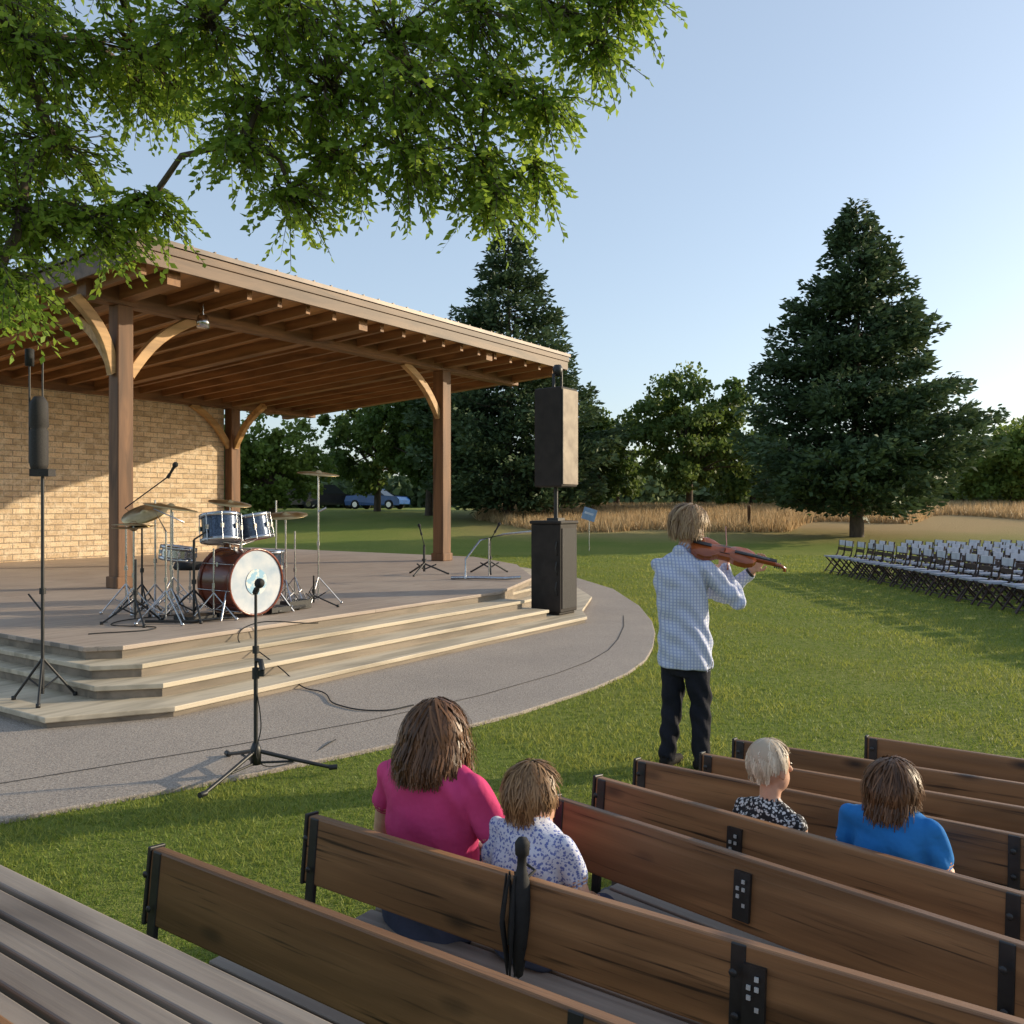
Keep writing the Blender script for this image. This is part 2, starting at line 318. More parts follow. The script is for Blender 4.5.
def tripod(b,x,y,z0,h,r=.25,mi=0,rad=.011,a0=.4):
    b.tube([(x,y,z0+.06),(x,y,z0+h)],rad,mi,8); b.tube([(x,y,z0+h*.45),(x,y,z0+h*.45+.05)],rad*1.9,mi,8)
    for k in range(3):
        a=a0+k*2.094; p=(x+math.cos(a)*r,y+math.sin(a)*r,z0+.012)
        b.tube([(x,y,z0+.38*h if h<1 else z0+.36),p],rad*.8,mi,6); b.tube([(x,y,z0+.1),((x+p[0])/2,(y+p[1])/2,z0+.19)],rad*.6,mi,6); b.lathe([(0,-.012),(.018,-.012),(.018,.02),(0,.02)],p,mi=mi,n=10)
b=B()
tripod(b,-.75,.55,0,1.25,.32); cymbal(b,(-.75,.55,1.27),.29,(.1,-.15,1))
tripod(b,-.95,.95,0,1.05,.32,a0=1); cymbal(b,(-.95,.95,1.07),.23,(.05,0,1)); cymbal(b,(-.95,.95,1.03),.23,(.05,0,-1))
tripod(b,-.55,1.15,0,1.35,.3,a0=2); cymbal(b,(-.72,1.1,1.2),.26,(-.5,-.2,1))
tripod(b,.72,.35,0,1.15,.3,a0=.1); cymbal(b,(.72,.35,1.17),.27,(-.15,-.1,1))
tripod(b,.55,1.2,0,1.3,.3,a0=.7); cymbal(b,(.55,1.2,1.32),.27,(0,-.2,1))
tripod(b,-.42,.9,0,.62,r=.2); tripod(b,.1,1.4,0,.5,r=.25)
tripod(b,-.45,.2,0,.8,r=.28,a0=.9); tripod(b,1.05,.55,0,.95,r=.28,a0=.2); tripod(b,-.7,1.5,0,1.15,r=.28,a0=.2)
tripod(b,-.95,.35,0,1.0,r=.3,a0=.5); tripod(b,1.3,1.2,0,1.35,r=.28,a0=.9); tripod(b,.2,1.9,0,1.2,r=.28,a0=1.3)
b.tube([(-.95,.35,1.0),(-1.2,.2,1.25),(-.8,.25,1.1)],.009); b.tube([(-.22,.35,.86),(0,.3,.82),(.22,.35,.86)],.014,0); b.tube([(0,.3,.72),(0,.3,.86)],.02,0)
for e in(-1,1): b.tube([(e*.33,.12,.35),(e*.52,-.02,.01)],.011,0)
for k in range(3): a=k*2.09; b.tube([(.75+.23*math.cos(a),.75+.23*math.sin(a),.6),(.75+.25*math.cos(a),.75+.25*math.sin(a),.01)],.009,0)
b.box((0,.72,.03),(.1,.3,.02),0); b.tube([(0,.6,.05),(0,.6,.35)],.01,0)
b.make('stands_and_cymbals',[m_chrome,m_gold],dk)
b=B()
tripod(b,-.6,.35,0,.9,.35,a0=2.2,rad=.014); b.tube([(-.6,.35,.9),(-.45,.3,1.0),(-.3,.2,.95)],.01); b.box((.35,.1,.05),(.3,.22,.06)); b.box((-.62,.3,.04),(.3,.35,.05)); b.tube([(.3,.0,.03),(.8,.1,.04),(1.1,.5,.03)],.02); b.tube([(-.3,.0,.03),(-.8,.1,.03),(-1.1,.5,.03)],.015)
tripod(b,-1.15,.6,0,.7,.35,a0=.2,rad=.014); tripod(b,1.0,.15,0,.4,.3,a0=1.2,rad=.012); b.box((.75,.2,.06),(.35,.18,.1))
b.make('black_hardware',m_black,dk)
b=B(); b.lathe([(0,0),(.18,0),(.2,.03),(.18,.09),(0,.1)],(.1,1.4,.48),n=24); b.make('drum_throne_seat',m_rubber,dk)
def micstand(name,loc,h,r,mats=m_black,boom=None,mic=True,flat=False,a0=.3,rad=.012):
    e=empty(name,loc); b=B()
    if flat:
        b.lathe([(0,.06),(.035,.06),(.035,.16),(.02,.2),(0,.2)],(0,0,0),n=14)
        for k in range(3):
            a=a0+k*2.094; p=Vector((math.cos(a)*r,math.sin(a)*r,.018)); b.tube([(0,0,.15),p*.55+Vector((0,0,.065)),p],[.014,.013,.012],n=8); b.tube([p*.97,p*1.08],.018,n=8); b.tube([(0,0,.07),p*.5+Vector((0,0,.06))],.008,n=6)
        b.tube([(0,0,.1),(0,0,h*.55)],.014); b.tube([(0,0,h*.55),(0,0,h)],.010); b.tube([(0,0,h*.52),(0,0,h*.58)],.024); b.box((.03,0,h*.55),(.05,.02,.04))
        b.tube([(0,0,h*.62),(.03,0,h*.62),(.05,-.02,h*.57)],.018); b.tube([(0.0,0,h*.66),(.0,0,h*.70)],.022)
    else:
        tripod(b,0,0,0,h,r,0,rad,a0)
    b.make('stand',mats,e)
    b=B()
    if boom:
        b.tube([(0,0,h),*[tuple(q) for q in boom]],.008); tip=Vector(boom[-1]); d=(Vector(boom[-1])-Vector((0,0,h))).normalized()
    else: tip=Vector((0,0,h)); d=Vector((.35,-.75,.35)).normalized()
    if mic:
        b.tube([tip-d*.02,tip+d*.03],.02); b.tube([tip,tip+d*.14],[.012,.018],n=12)
        c=tip+d*.165; b.lathe([(0.001,-.035),(.02,-.03),(.031,-.01),(.031,.01),(.022,.028),(.001,.036)],c,d,n=16)
    b.make('microphone',m_rubber,e); return e
micstand('microphone_stand',(-1.66,5.62,.03),1.18,.48,flat=True,a0=.15)
micstand('microphone_stand',(-4.35,10.2,ZD),1.1,.3,boom=[(-.2,0,1.25),(.35,-.1,1.62)],a0=1.2)
e=empty('cymbal_stand',(-2.5,11.2,ZD)); b=B(); tripod(b,0,0,0,1.70,.3); cymbal(b,(0,0,1.70),.27,(.1,-.1,1)); b.tube([(0,0,1.2),(.1,0,1.25)],.014); b.make('stand_with_cymbal',[m_chrome,m_gold],e)
e=empty('column_speaker_stand',sw(-.5,1.1,.12)); b=B(); tripod(b,0,0,0,2.0,.27,0,.014,a0=.9); b.tube([(0,0,.75),(-.12,0,.9)],.008)
b.tube([(-.11,0,2.0),(-.11,0,2.85)],.008); b.tube([(.0,0,2.9),(0,0,1.95)],.008); b.make('stand',m_black,e)
b=B(); b.lathe([(0,0),(.06,.01),(.072,.06),(.072,.34),(.06,.36),(.075,.38),(.07,.58),(.04,.63),(0,.63)],(-.03,0,1.93),n=16); b.box((0,0,1.92),(.16,.12,.06)); b.make('speaker_column',m_grille,e,)
b=B(); b.lathe([(0,0),(.035,.0),(.035,.14),(0,.15)],(-.11,0,2.82),n=12); b.make('capsule',m_rubber,e)
micstand('microphone_stand',(-1.62,16.0,ZD),.55,.45,boom=[(-.05,0,.75)],a0=.2,rad=.022)
micstand('microphone_stand',(-.42,16.4,ZD),.6,.40,boom=[(.1,0,.78)],a0=.6,rad=.022)
e=empty('stage_railing',(-.05,14.9,ZD)); b=B(); b.tube([(-.75,0,.02),(-.75,.1,.35),(-.5,.15,.68),(-.1,.1,.78),(.45,0,.84)],.018); b.tube([(-1.0,.1,.03),(-.6,.0,.04),(-.05,-.15,.04),(.2,-.2,.06)],.03); b.tube([(-.35,.13,.0),(-.35,.13,.72)],.014); b.make('rail',m_chrome,e)
def cable(name,pts,r=.006):
    cu=bpy.data.curves.new(name,'CURVE'); cu.dimensions='3D'; cu.bevel_depth=r; sp=cu.splines.new('BEZIER'); sp.bezier_points.add(len(pts)-1)
    for q,p_ in zip(sp.bezier_points,pts): q.co=p_; q.handle_left_type=q.handle_right_type='AUTO'
    cu.materials.append(m_rubber); return link(bpy.data.objects.new(name,cu))
cable('audio_cable',[(-2.1,9.4,ZD+.01),sw(1.6,1.12,ZD+.01),sw(1.5,1.1,.40),sw(1.45,.72,.30),sw(1.4,.34,.18),sw(1.35,-.03,.05),(-1.75,8.0,.045),(-1.5,7.5,.04),(-1.1,7.3,.04),(-.85,7.5,.04)])
cable('audio_cable',[(-3.3,10.3,ZD+.01),(-3.9,10.1,ZD+.01),(-4.3,9.3,ZD+.01),(-3.7,9.0,ZD+.01),(-4.2,8.6,ZD+.01)])
cable('audio_cable',[(-1.66,5.62,.6),(-1.62,5.6,.35),(-1.64,5.6,.12),(-1.5,5.8,.04),(-1.3,6.4,.04)],.004)
# ------------------------------------------------------------ benches
m_plate_dot=M('plate_lettering',(.5,.5,.48),None,20,.5)
def bench(p0,d,length,top,depth,bh=.20,seat=None,brk=(),nsl=4,ext=.0,pitch=0.1):
    d=Vector((*d,0)).normalized(); e=empty('wooden_bench',(p0[0],p0[1],0),math.atan2(d.y,d.x))
    seat=seat or top-.38
    R=Matrix.Rotation(-pitch,3,'X')
    b=B(); b.box((length/2,0,top-bh/2),(length,.038,bh),0,R); b.make('backrest',m_backwood,e,bevel=.006)
    b=B(); w=(depth-ext+0.0)/nsl
    for i in range(nsl): b.box((length/2+.02,ext+.05+w*(i+.5),seat-.02),(length,w-.016,.036))
    b.make('seat',m_seatwood,e,bevel=.005)
    b=B(); x=.03
    while x<length:
        b.box((x,-.032,(top-.0)/2+.12),(.035,.016,top-.24),0,R); b.box((x,.02,seat/2-.02),(.05,.05,seat-.04)); b.box((x,ext+.05+depth*.9-ext,seat/2-.02),(.045,.045,seat-.04)); b.box((x,depth/2+.03,seat-.062),(.04,depth+.06,.045))
        for zz in(.25,.75): b.lathe([(.001,.006),(.008,.005),(.010,0)],(x,-.042+.1*(bh*(zz-.5)),top-bh*zz),(0,-1,0),0,8)
        x+=1.35
    b.box((-.004,0,top-bh/2),(.012,.05,bh+.012),0,R)
    b.make('frame',m_black,e,bevel=.003)
    for bx in brk:
        b=B(); b.box((bx,-.026,top-bh*.5),(.05,.012,bh*.66),0,R)
        for i in range(5):
            for j in range(2):
                if (i*j+i)%3!=1: b.box((bx-.010+.018*j,-.034,top-bh*.5+(i-2)*bh*.11),(.009,.004,.010),1,R)
        b.make('number_plate',[m_black,m_plate_dot],e)
dv=(.824,-.566)
bench((-1.01,2.45),dv,3.3,.80,.42)
bench((-.63,2.71),dv,3.4,.80,.42,brk=(.80,1.42))
bench((.146,2.94),(1.0,-.985),2.1,.78,.28,brk=(.72,))
bench((.316,3.22),(1.0,-.96),2.4,.76,.34,brk=(.58,))
bench((.525,3.64),(1.12,-.83),2.6,.70,.24,bh=.17)
bench((.835,3.80),(.98,-.66),2.4,.68,.26,bh=.17)
bench((1.054,4.10),(.94,-.62),2.4,.66,.26,bh=.17)
bench((1.70,4.15),(.82,-.57),2.0,.66,.3,bh=.17)
e=empty('wooden_bench',(-1.665,2.575,0),math.atan2(dv[1],dv[0]))
b=B()
for i in range(6): b.box((1.9,-.02-.075*i-.04,.80-.018),(4.2,.060,.036))
b.make('seat',m_seatwood,e,bevel=.005)
b=B(); b.box((1.9,-.53,.86),(4.2,.04,.2),0,Matrix.Rotation(-.12,3,'X')); b.make('backrest',m_backwood,e,bevel=.006)
b=B()
for x in(.1,1.4,2.7,3.8): b.box((x,-.06,.38),(.05,.05,.76)); b.box((x,-.44,.38),(.05,.05,.76)); b.box((x,-.25,.735),(.045,.42,.05)); b.box((x,-.565,.80),(.04,.016,.3))
b.make('frame',m_black,e,bevel=.003)
e=empty('furled_umbrella',(.0,2.235,0)); b=B()
b.lathe([(0.001,.55),(.012,.56),(.024,.64),(.028,.72),(.024,.79),(.014,.83),(.012,.84),(.012,.865),(.018,.87),(.020,.90),(.012,.912),(.001,.915)],(0,0,0),(0.03,0,1),n=14)
for k in range(6):
    a=k*1.05; b.tube([(.012*math.cos(a),.012*math.sin(a),.56),(.03*math.cos(a+.5),.03*math.sin(a+.5),.70),(.014*math.cos(a+1),.014*math.sin(a+1),.82)],[.003,.007,.003],n=6)
b.tube([(0,0,.55),(0,0,.42)],.006); b.tube([(.03,0,.80),(.06,.02,.82),(.03,.05,.83)],.004)
b.make('canopy_and_handle',m_rubber,e)
# ------------------------------------------------------------ folding chairs
m_chw=M('pale_vinyl',(.62,.65,.74),(.48,.51,.60),6,.5); m_chd=M('chair_frame',(.07,.04,.035),(.04,.025,.025),10,.5); m_chs=M('seat_vinyl',(.40,.42,.50),(.28,.30,.37),6,.5)
b=B()
for e_ in(-1,1):
    y=e_*.21; b.tube([(.20,y,.01),(-.16,y,.52),(-.22,y,.86)],.02,0,5); b.tube([(-.22,y*.92,.01),(.16,y*.92,.43)],.02,0,5)
b.box((.0,0,.44),(.40,.40,.035),2); b.box((-.19,0,.64),(.02,.40,.08),0); b.box((-.215,0,.79),(.022,.43,.13),1); b.tube([(.17,-.2,.08),(.17,.2,.08)],.01,0,5); b.tube([(-.19,-.2,.07),(-.19,.2,.07)],.01,0,5)
c0=b.make('folding_chair',[m_chd,m_chw,m_chs]); cme=c0.data; first=True
for r in range(9):
    for k in range(22):
        y=10.3+k*.58+(r%2)*.1+random.uniform(-.05,.05); x=8.35+r*.86+random.uniform(-.06,.06)
        if y>22.9-.12*r+.9: continue
        if first: ob=c0; first=False
        else: ob=link(bpy.data.objects.new('folding_chair',cme))
        ob.location=(x,y,0); ob.rotation_euler=(0,0,math.pi+random.uniform(-.14,.14))
# ------------------------------------------------------------ people
def frame_from(d,up=Vector((0,0,1))):
    d=d.normalized(); a=d.cross(up); a=a.normalized() if a.length>1e-4 else Vector((1,0,0)); return a,d,a.cross(d)
class Fig:
    def __init__(s): s.b=B(); s.lab=[]; 
    def _l(s,n0,l): s.lab+= [l]*(len(s.b.v)-n0)
    def loft(s,rings,l,n=24,sub=1):
        n0=len(s.b.v); vs=[];fs=[]
        if sub>1:
            rr=[]
            for A_,B_ in zip(rings[:-1],rings[1:]):
                for q in range(sub): t=q/sub; rr.append((Vector(A_[0]).lerp(Vector(B_[0]),t),A_[1],A_[2],A_[3]+(B_[3]-A_[3])*t,A_[4]+(B_[4]-A_[4])*t))
            rings=rr+[rings[-1]]
        for c,ax,ay,rx,ry in rings:
            for k in range(n):
                a=2*math.pi*k/n; vs.append(Vector(c)+Vector(ax)*rx*math.cos(a)+Vector(ay)*ry*math.sin(a))
        for i in range(len(rings)-1):
            for k in range(n): fs.append((i*n+k,i*n+(k+1)%n,(i+1)*n+(k+1)%n,(i+1)*n+k))
        fs.append(tuple(range(n))[::-1]); fs.append(tuple(range(len(vs)-n,len(vs)))); s.b.add(vs,fs); s._l(n0,l)
    def ell(s,c,r,l,ax=None,n=16):
        c=Vector(c); A=ax or (Vector((1,0,0)),Vector((0,1,0)),Vector((0,0,1)))
        rings=[]
        for i in range(n+1):
            t=-math.pi/2+math.pi*i/n; t=max(-1.5,min(1.5,t)); rings.append((c+A[2]*r[2]*math.sin(t),A[0],A[1],r[0]*math.cos(t),r[1]*math.cos(t)))
        s.loft(rings,l,20)
    def cap(s,p0,r0,p1,r1,l,m=8,n=14):
        p0=Vector(p0);p1=Vector(p1); d=(p1-p0); L_=d.length; d=d.normalized(); a=d.orthogonal().normalized(); c=d.cross(a); rings=[]
        for i in range(5): t=math.pi/2*(1-i/5); t=min(t,1.5); rings.append((p0-d*r0*math.sin(t),a,c,r0*math.cos(t),r0*math.cos(t)))
        for i in range(m+1): t=i/m; r=r0+(r1-r0)*t; rings.append((p0+d*L_*t,a,c,r,r))
        for i in range(1,6): t=min(1.5,math.pi/2*i/5); rings.append((p1+d*r1*math.sin(t),a,c,r1*math.cos(t),r1*math.cos(t)))
        s.loft(rings,l,n)
    def head(s,c,f,k=1.0,up=Vector((0,0,1))):
        c=Vector(c); r,f,u=frame_from(Vector(f),up); A=(r,f,u)
        s.ell(c+u*.02*k-f*.01*k,(.074*k,.092*k,.092*k),'skin',A); s.ell(c-u*.045*k+f*.025*k,(.058*k,.06*k,.068*k),'skin',A)
        s.cap(c+f*.088*k+u*.01*k,.009*k,c+f*.108*k-u*.025*k,.013*k,'skin',4,8)
        s.ell(c+f*.088*k-u*.058*k,(.024*k,.01*k,.009*k),'lip',A,8)
        for e in(-1,1):
            s.ell(c+r*e*.078*k-u*.005*k-f*.005*k,(.011*k,.019*k,.034*k),'skin',A,8); s.ell(c+f*.082*k+r*e*.03*k+u*.012*k,(.013*k,.008*k,.007*k),'eye',A,8)
        return c
    def hand(s,w,d,nrm,side,curl=.6,k=1.0):
        w=Vector(w); d=Vector(d).normalized(); nrm=Vector(nrm); nrm=(nrm-d*nrm.dot(d)).normalized(); sx=d.cross(nrm)*side
        s.loft([(w+d*t*k,sx,nrm,a*k,b_*k) for t,a,b_ in((-.01,.024,.018),(.02,.03,.017),(.05,.038,.016),(.085,.04,.014),(.095,.034,.009))],'skin',14)
        for i,(ln,o) in enumerate(((.072,.030),(.080,.010),(.074,-.010),(.058,-.029))):
            p=w+d*.085*k+sx*o*k; dd=d.copy()
            for j in range(3):
                ang=curl*(.5+.35*j); dd=(dd*math.cos(ang)+nrm*math.sin(ang)).normalized(); q=p+dd*ln*k*(.45,.32,.23)[j]; s.cap(p,(.0085-.0008*j)*k,q,(.0080-.0008*j)*k,'skin',3,8); p=q
        p=w+d*.03*k+sx*.03*k; q=p+(d*.6+sx*.7+nrm*.35).normalized()*.042*k; s.cap(p,.012*k,q,.010*k,'skin',3,8); s.cap(q,.010*k,q+(d*.8+sx*.1+nrm*.6).normalized()*.032*k,.008*k,'skin',3,8)
    def build(s,name,mats,parent,voxel=.006):
        tmp=s.b.make('tmp',[m_skin]); md=tmp.modifiers.new('r','REMESH'); md.mode='VOXEL'; md.voxel_size=voxel; md.use_smooth_shade=True
        sm=tmp.modifiers.new('s','SMOOTH'); sm.factor=.5; sm.iterations=4
        dg=bpy.context.evaluated_depsgraph_get(); me=bpy.data.meshes.new_from_object(tmp.evaluated_get(dg)); src=tmp.data; bpy.data.objects.remove(tmp)
        kd=kdtree.KDTree(len(s.b.v))
        for i,v_ in enumerate(s.b.v): kd.insert(v_,i)
        kd.balance(); labs=list(mats.keys()); me.materials.clear()
        for l in labs: me.materials.append(mats[l])
        mi=[]
        for p_ in me.polygons:
            l=s.lab[kd.find(p_.center)[1]]; mi.append(labs.index(l))
        nv=len(me.vertices); co_=np.empty(nv*3,dtype=np.float32); me.vertices.foreach_get('co',co_); co_=co_.reshape(-1,3); no=np.empty(nv*3,dtype=np.float32); me.vertex_normals.foreach_get('vector',no); no=no.reshape(-1,3)
        w=np.zeros(nv)
        cl={labs.index(x) for x in('shirt','leg') if x in labs}
        for p_,q in zip(me.polygons,mi):
            if q in cl:
                for vi_ in p_.vertices: w[vi_]=1
        x_,y_,z_=co_.T
        dsp=(.006*np.sin(z_*42+6*np.sin(x_*11+y_*7))*np.sin(x_*16-y_*13+z_*9)+.0035*np.sin(x_*55+z_*38+y_*30))*w
        me.vertices.foreach_set('co',(co_+no*dsp[:,None]).astype(np.float32).ravel())
        me.polygons.foreach_set('material_index',mi); me.polygons.foreach_set('use_smooth',[True]*len(mi)); me.update(); me.name=name
        return link(bpy.data.objects.new(name,me),parent)
def hair(name,c,f,k,zend,mat,parent,n=3200,vol=1.0,width=.0042,flare=0.0,maxst=60,conf=1.65,messy=1.0,cut=.75,vcap=.97):
    c=Vector(c); r,f,u=frame_from(Vector(f)); c2=c+u*.022*k-f*.012*k; R=Vector((.083,.101,.101))*k*vol
    fg=Fig()
    if maxst<50: fg.ell(c2-f*.010*k+u*.022*k,(R.x*.96,R.y*.92,R.z*.80),'h',(r,f,u))
    else: fg.ell(c2-f*.012*k+u*.006*k,(R.x*.97,R.y*.93,R.z*.97),'h',(r,f,u))
    hcp=fg.b.make('hair_cap',mat,parent); hcp.data.polygons.foreach_set('use_smooth',[True]*len(hcp.data.polygons))
    V=[];T=[]
    rnd=random.Random(int(abs(c.x*1000)))
    for i in range(n):
        az=rnd.uniform(-math.pi,math.pi); ph=math.acos(1-rnd.random()*(1.02 if conf<1.8 else 1.38))
        fx=math.cos(az); 
        if fx>0.35 and ph>cut: continue
        if maxst<50 and abs(math.sin(az))>.8 and ph>1.55: continue
        az+=rnd.uniform(-.05,.05); lift=1.0+(rnd.random()**2*.09)*messy; pts=[]; zcut=zend+rnd.uniform(-.025,.02)*k; x=ph; swirl=rnd.uniform(-.35,.35)*messy; out=rnd.uniform(-.3,.5)
        clumpn=math.sin(az*13+2+ph*4)*.014*k
        zc=zcut if fx<.35 else max(zcut,c.z+.035*k+rnd.uniform(0,.02)); pos=None
        ms=maxst if maxst>50 else max(3,int(maxst*rnd.uniform(.7,1.25)))
        ph0=rnd.uniform(0,6)
        for j in range(ms):
            rad=(r*math.sin(az)+f*math.cos(az))
            if x<conf or pos is None:
                lf=lift+(.012*j if maxst<50 else 0)*messy
                d=r*math.sin(az)*math.sin(x)*R.x*lf+f*math.cos(az)*math.sin(x)*R.y*lf+u*math.cos(x)*R.z*lf; pos=c2+d; x+=.20; az+=swirl*.14
            else:
                pos=pos+Vector((0,0,-.022*k))+rad*(flare*.012+out*.002-.0035*(1-flare))*k*(1 if j<10 else -1.2)+Vector((math.sin(j*1.1+ph0)*.0025,math.cos(j*.9+ph0)*.0025,0))*messy
            if pts and pos.z<zc: break
            pts.append(pos+rad*clumpn*min(1,j*.2))
        if len(pts)<2: continue
        tv=min(1,max(0,.5+.3*math.sin(az*9+1)+rnd.uniform(-.4,.4)))
        for a,b_ in zip(range(len(pts)-1),range(1,len(pts))):
            t=(pts[b_]-pts[a]).normalized(); o=(pts[a]-c2).normalized(); s_=t.cross(o)
            if s_.length<1e-3: continue
            s_=s_.normalized(); w0=width*k*(1-.8*a/(len(pts))); w1=width*k*(1-.8*b_/(len(pts)))
            V+=[pts[a]-s_*w0,pts[a]+s_*w0,pts[b_]+s_*w1,pts[b_]-s_*w1]; T.append(tv)
    fastmesh(name,np.array([tuple(q) for q in V]),4,mat,T,parent)
def hairmat(name,c1,c2):
    m,N,L,p=newmat(name); a=N.new('ShaderNodeAttribute'); a.attribute_name='tint'; L.new(mixc(N,L,a.outputs['Fac'],c1,c2),p.inputs['Base Color']); p.inputs['Roughness'].default_value=.42; p.inputs['Specular IOR Level'].default_value=.35; return m
h_brown=hairmat('brown_hair',(.06,.028,.013),(.17,.08,.035)); h_lt=hairmat('light_brown_hair',(.14,.075,.035),(.32,.185,.085)); h_bl=hairmat('blonde_hair',(.46,.36,.26),(.78,.66,.50)); h_vb=hairmat('dark_blonde_hair',(.19,.11,.06),(.48,.33,.18))
def cloth(name,c,c2=None,bm=.5): return M(name,c,c2,3,.85,bmp=bm,spec=.2,bd=.03)
m_pink=cloth('pink_cotton',(.62,.07,.20),(.52,.045,.155)); m_bluec=cloth('blue_cotton',(.03,.22,.58),(.02,.16,.45)); m_navy=cloth('dark_trousers',(.012,.013,.02),(.02,.02,.028)); m_denim=cloth('denim',(.05,.06,.10)); m_shoe=M('shoes',(.015,.012,.01),None,10,.8,spec=.2)
def spotted(name,base,spot,sc,th=.3):
    m,N,L,p=newmat(name); p.inputs['Roughness'].default_value=.85; v=vec(N,L); vo=N.new('ShaderNodeTexVoronoi'); vo.inputs['Scale'].default_value=sc; L.new(v,vo.inputs['Vector']); n=noise(N,L,v,sc*.8,3)
    c=mixc(N,L,ramp(N,L,vo.outputs['Distance'],th+.05,th-.05),base,spot); c=mixc(N,L,ramp(N,L,n,.50,.56),c,base); L.new(c,p.inputs['Base Color']); bump(N,L,p,noise(N,L,v,12,4),.4); return m
m_boy=spotted('patterned_shirt',(.60,.62,.72),(.13,.17,.42),110,.5); m_tod=spotted('spotted_dress',(.012,.012,.016),(.6,.6,.6),90,.5)
m,N,L,p=newmat('checked_shirt'); p.inputs['Roughness'].default_value=.85; v=vec(N,L,(1,1,1)); s_=N.new('ShaderNodeSeparateXYZ'); L.new(v,s_.inputs[0])
def lines(src,f,w):
    a=N.new('ShaderNodeMath'); a.operation='MULTIPLY'; L.new(src,a.inputs[0]); a.inputs[1].default_value=f; q=N.new('ShaderNodeMath'); q.operation='FRACT'; L.new(a.outputs[0],q.inputs[0]); return ramp(N,L,q.outputs[0],w+.1,w-.1)
c=mixc(N,L,lines(s_.outputs[0],48,.35),(.60,.63,.73),(.34,.39,.60)); 
c2=mixc(N,L,lines(s_.outputs[2],48,.28),c,(.36,.41,.60)); L.new(c2,p.inputs['Base Color']); bump(N,L,p,noise(N,L,v,9,4),.6,.02); m_plaid=m
def seated(name,loc,face,k,hk,seat,shirt,leg,hm,hair_end,lean=0,vol=1,sleeve=.5,wide=1.0,nh=3200,hflare=0,turn=0,lift=0,arms=None,shoe=m_shoe,hyaw=0,**hk_):
    f=Vector((*face,0)).normalized(); r=Vector((f.y,-f.x,0)); e=empty(name,(loc[0],loc[1],0)); P=lambda x,y,z: r*x*k+f*y*k+Vector((0,0,seat+z*k))
    g=Fig()
    def ring(y,z,rx,ry,x=0): return (P(x,y,z),r,f,rx*k*wide,ry*k)
    g.loft([ring(0,.005,.14,.10),ring(0,.03,.172,.128),ring(0,.12,.172,.128)],'leg',sub=4)
    g.loft([ring(0,.115,.178,.134),ring(0,.15,.176,.132),ring(.0,.2,.160,.122,lean*.2),ring(.0,.3,.155,.112,lean*.4),ring(.0,.42,.168,.115,lean*.6),ring(0,.48,.180,.105,lean*.8),ring(0,.52,.172,.09,lean*.9),ring(0,.55,.14,.078,lean*.9),ring(.0,.575,.09,.065,lean),ring(.01,.595,.055,.055,lean)],'shirt',sub=4)
    nk=P(lean,.01,.56); hc=P(lean*1.25,.03,.60)+Vector((0,0,.125*hk+lift)); g.cap(nk,.055*k,hc-Vector((0,0,.05*hk)),.052*max(k,hk*.9),'skin')
    hf=(f*math.cos(turn)+r*math.sin(turn)); g.head(hc,hf,hk)
    for e_ in(-1,1):
        sh=P(e_*.160*wide+lean*.9,0,.497); el=P(e_*.24*wide+lean*.5,.03,.27); wr=P(e_*.12,.27,.19)
        if arms: el=P(*arms[e_][0]); wr=P(*arms[e_][1])
        mid=sh.lerp(el,sleeve); g.cap(sh,.052*k,mid,.052*k,'shirt'); g.cap(mid.lerp(sh,.1),.043*k,el,.036*k,'skin'); g.cap(el,.036*k,wr,.026*k,'skin')
        g.hand(wr,(wr-el),-Vector((0,0,1))+r*-e_*.2,-e_,.35,k if k>.8 else k*1.05)
        hp=P(e_*.09,.04,.085); kn=P(e_*.11,.44,.07); an=Vector((*(P(e_*.11,.46,0)).xy,.08)); g.cap(hp,.09*k,kn,.062*k,'leg'); g.cap(kn,.06*k,an,.04*k,'leg'); g.cap(an-Vector((0,0,.02)),.035*k,an+f*.15*k-Vector((0,0,.045)),.028*k,'shoe')
    g.build('body',{'skin':m_skin,'shirt':shirt,'leg':leg,'lip':m_lip,'eye':m_eye,'shoe':shoe},e,.0055)
    hair('hair',hc,hf,hk,hc.z+hair_end,hm,e,nh,vol,flare=hflare,**hk_)
fU=(.566,.824)
seated('seated_woman',(-.26,2.82),fU,.99,.93,.38,m_pink,m_denim,h_brown,-.105,vol=1.10,wide=1.08,sleeve=.45,nh=5200,hflare=.5,lean=-.0,lift=-.095,messy=2.6,arms={-1:((-.27,.06,.27),(-.1,.3,.18)),1:((.31,.05,.25),(.16,.28,.14))})
seated('seated_boy',(.055,2.60),fU,.72,.83,.41,m_boy,m_denim,h_lt,-.075,vol=1.03,wide=1.02,turn=.25,nh=5200,hflare=.0,lift=-.06,maxst=4,conf=2.25,messy=2.0,width=.0036)
seated('seated_toddler',(.878,2.97),(.7,.72),.64,.80,.385,m_tod,m_denim,h_bl,-.06,vol=.99,sleeve=.08,nh=4500,lift=.0,turn=.35,maxst=3,conf=2.25,messy=.5,width=.0036)
seated('seated_child',(1.17,2.68),(.7,.72),.74,.76,.42,m_bluec,m_denim,h_brown,-.08,vol=1.06,nh=4500,hflare=.3,lift=-.08,maxst=6,conf=2.0,messy=2.0,wide=.95)
e=empty('standing_violinist',(1.16,5.82,0)); g=Fig()
f=Vector((.66,.75,0)).normalized(); r=Vector((f.y,-f.x,0)); l=-r
def rg(x,y,z,rx,ry): return (Vector((x,y,z)),r,f,rx,ry)
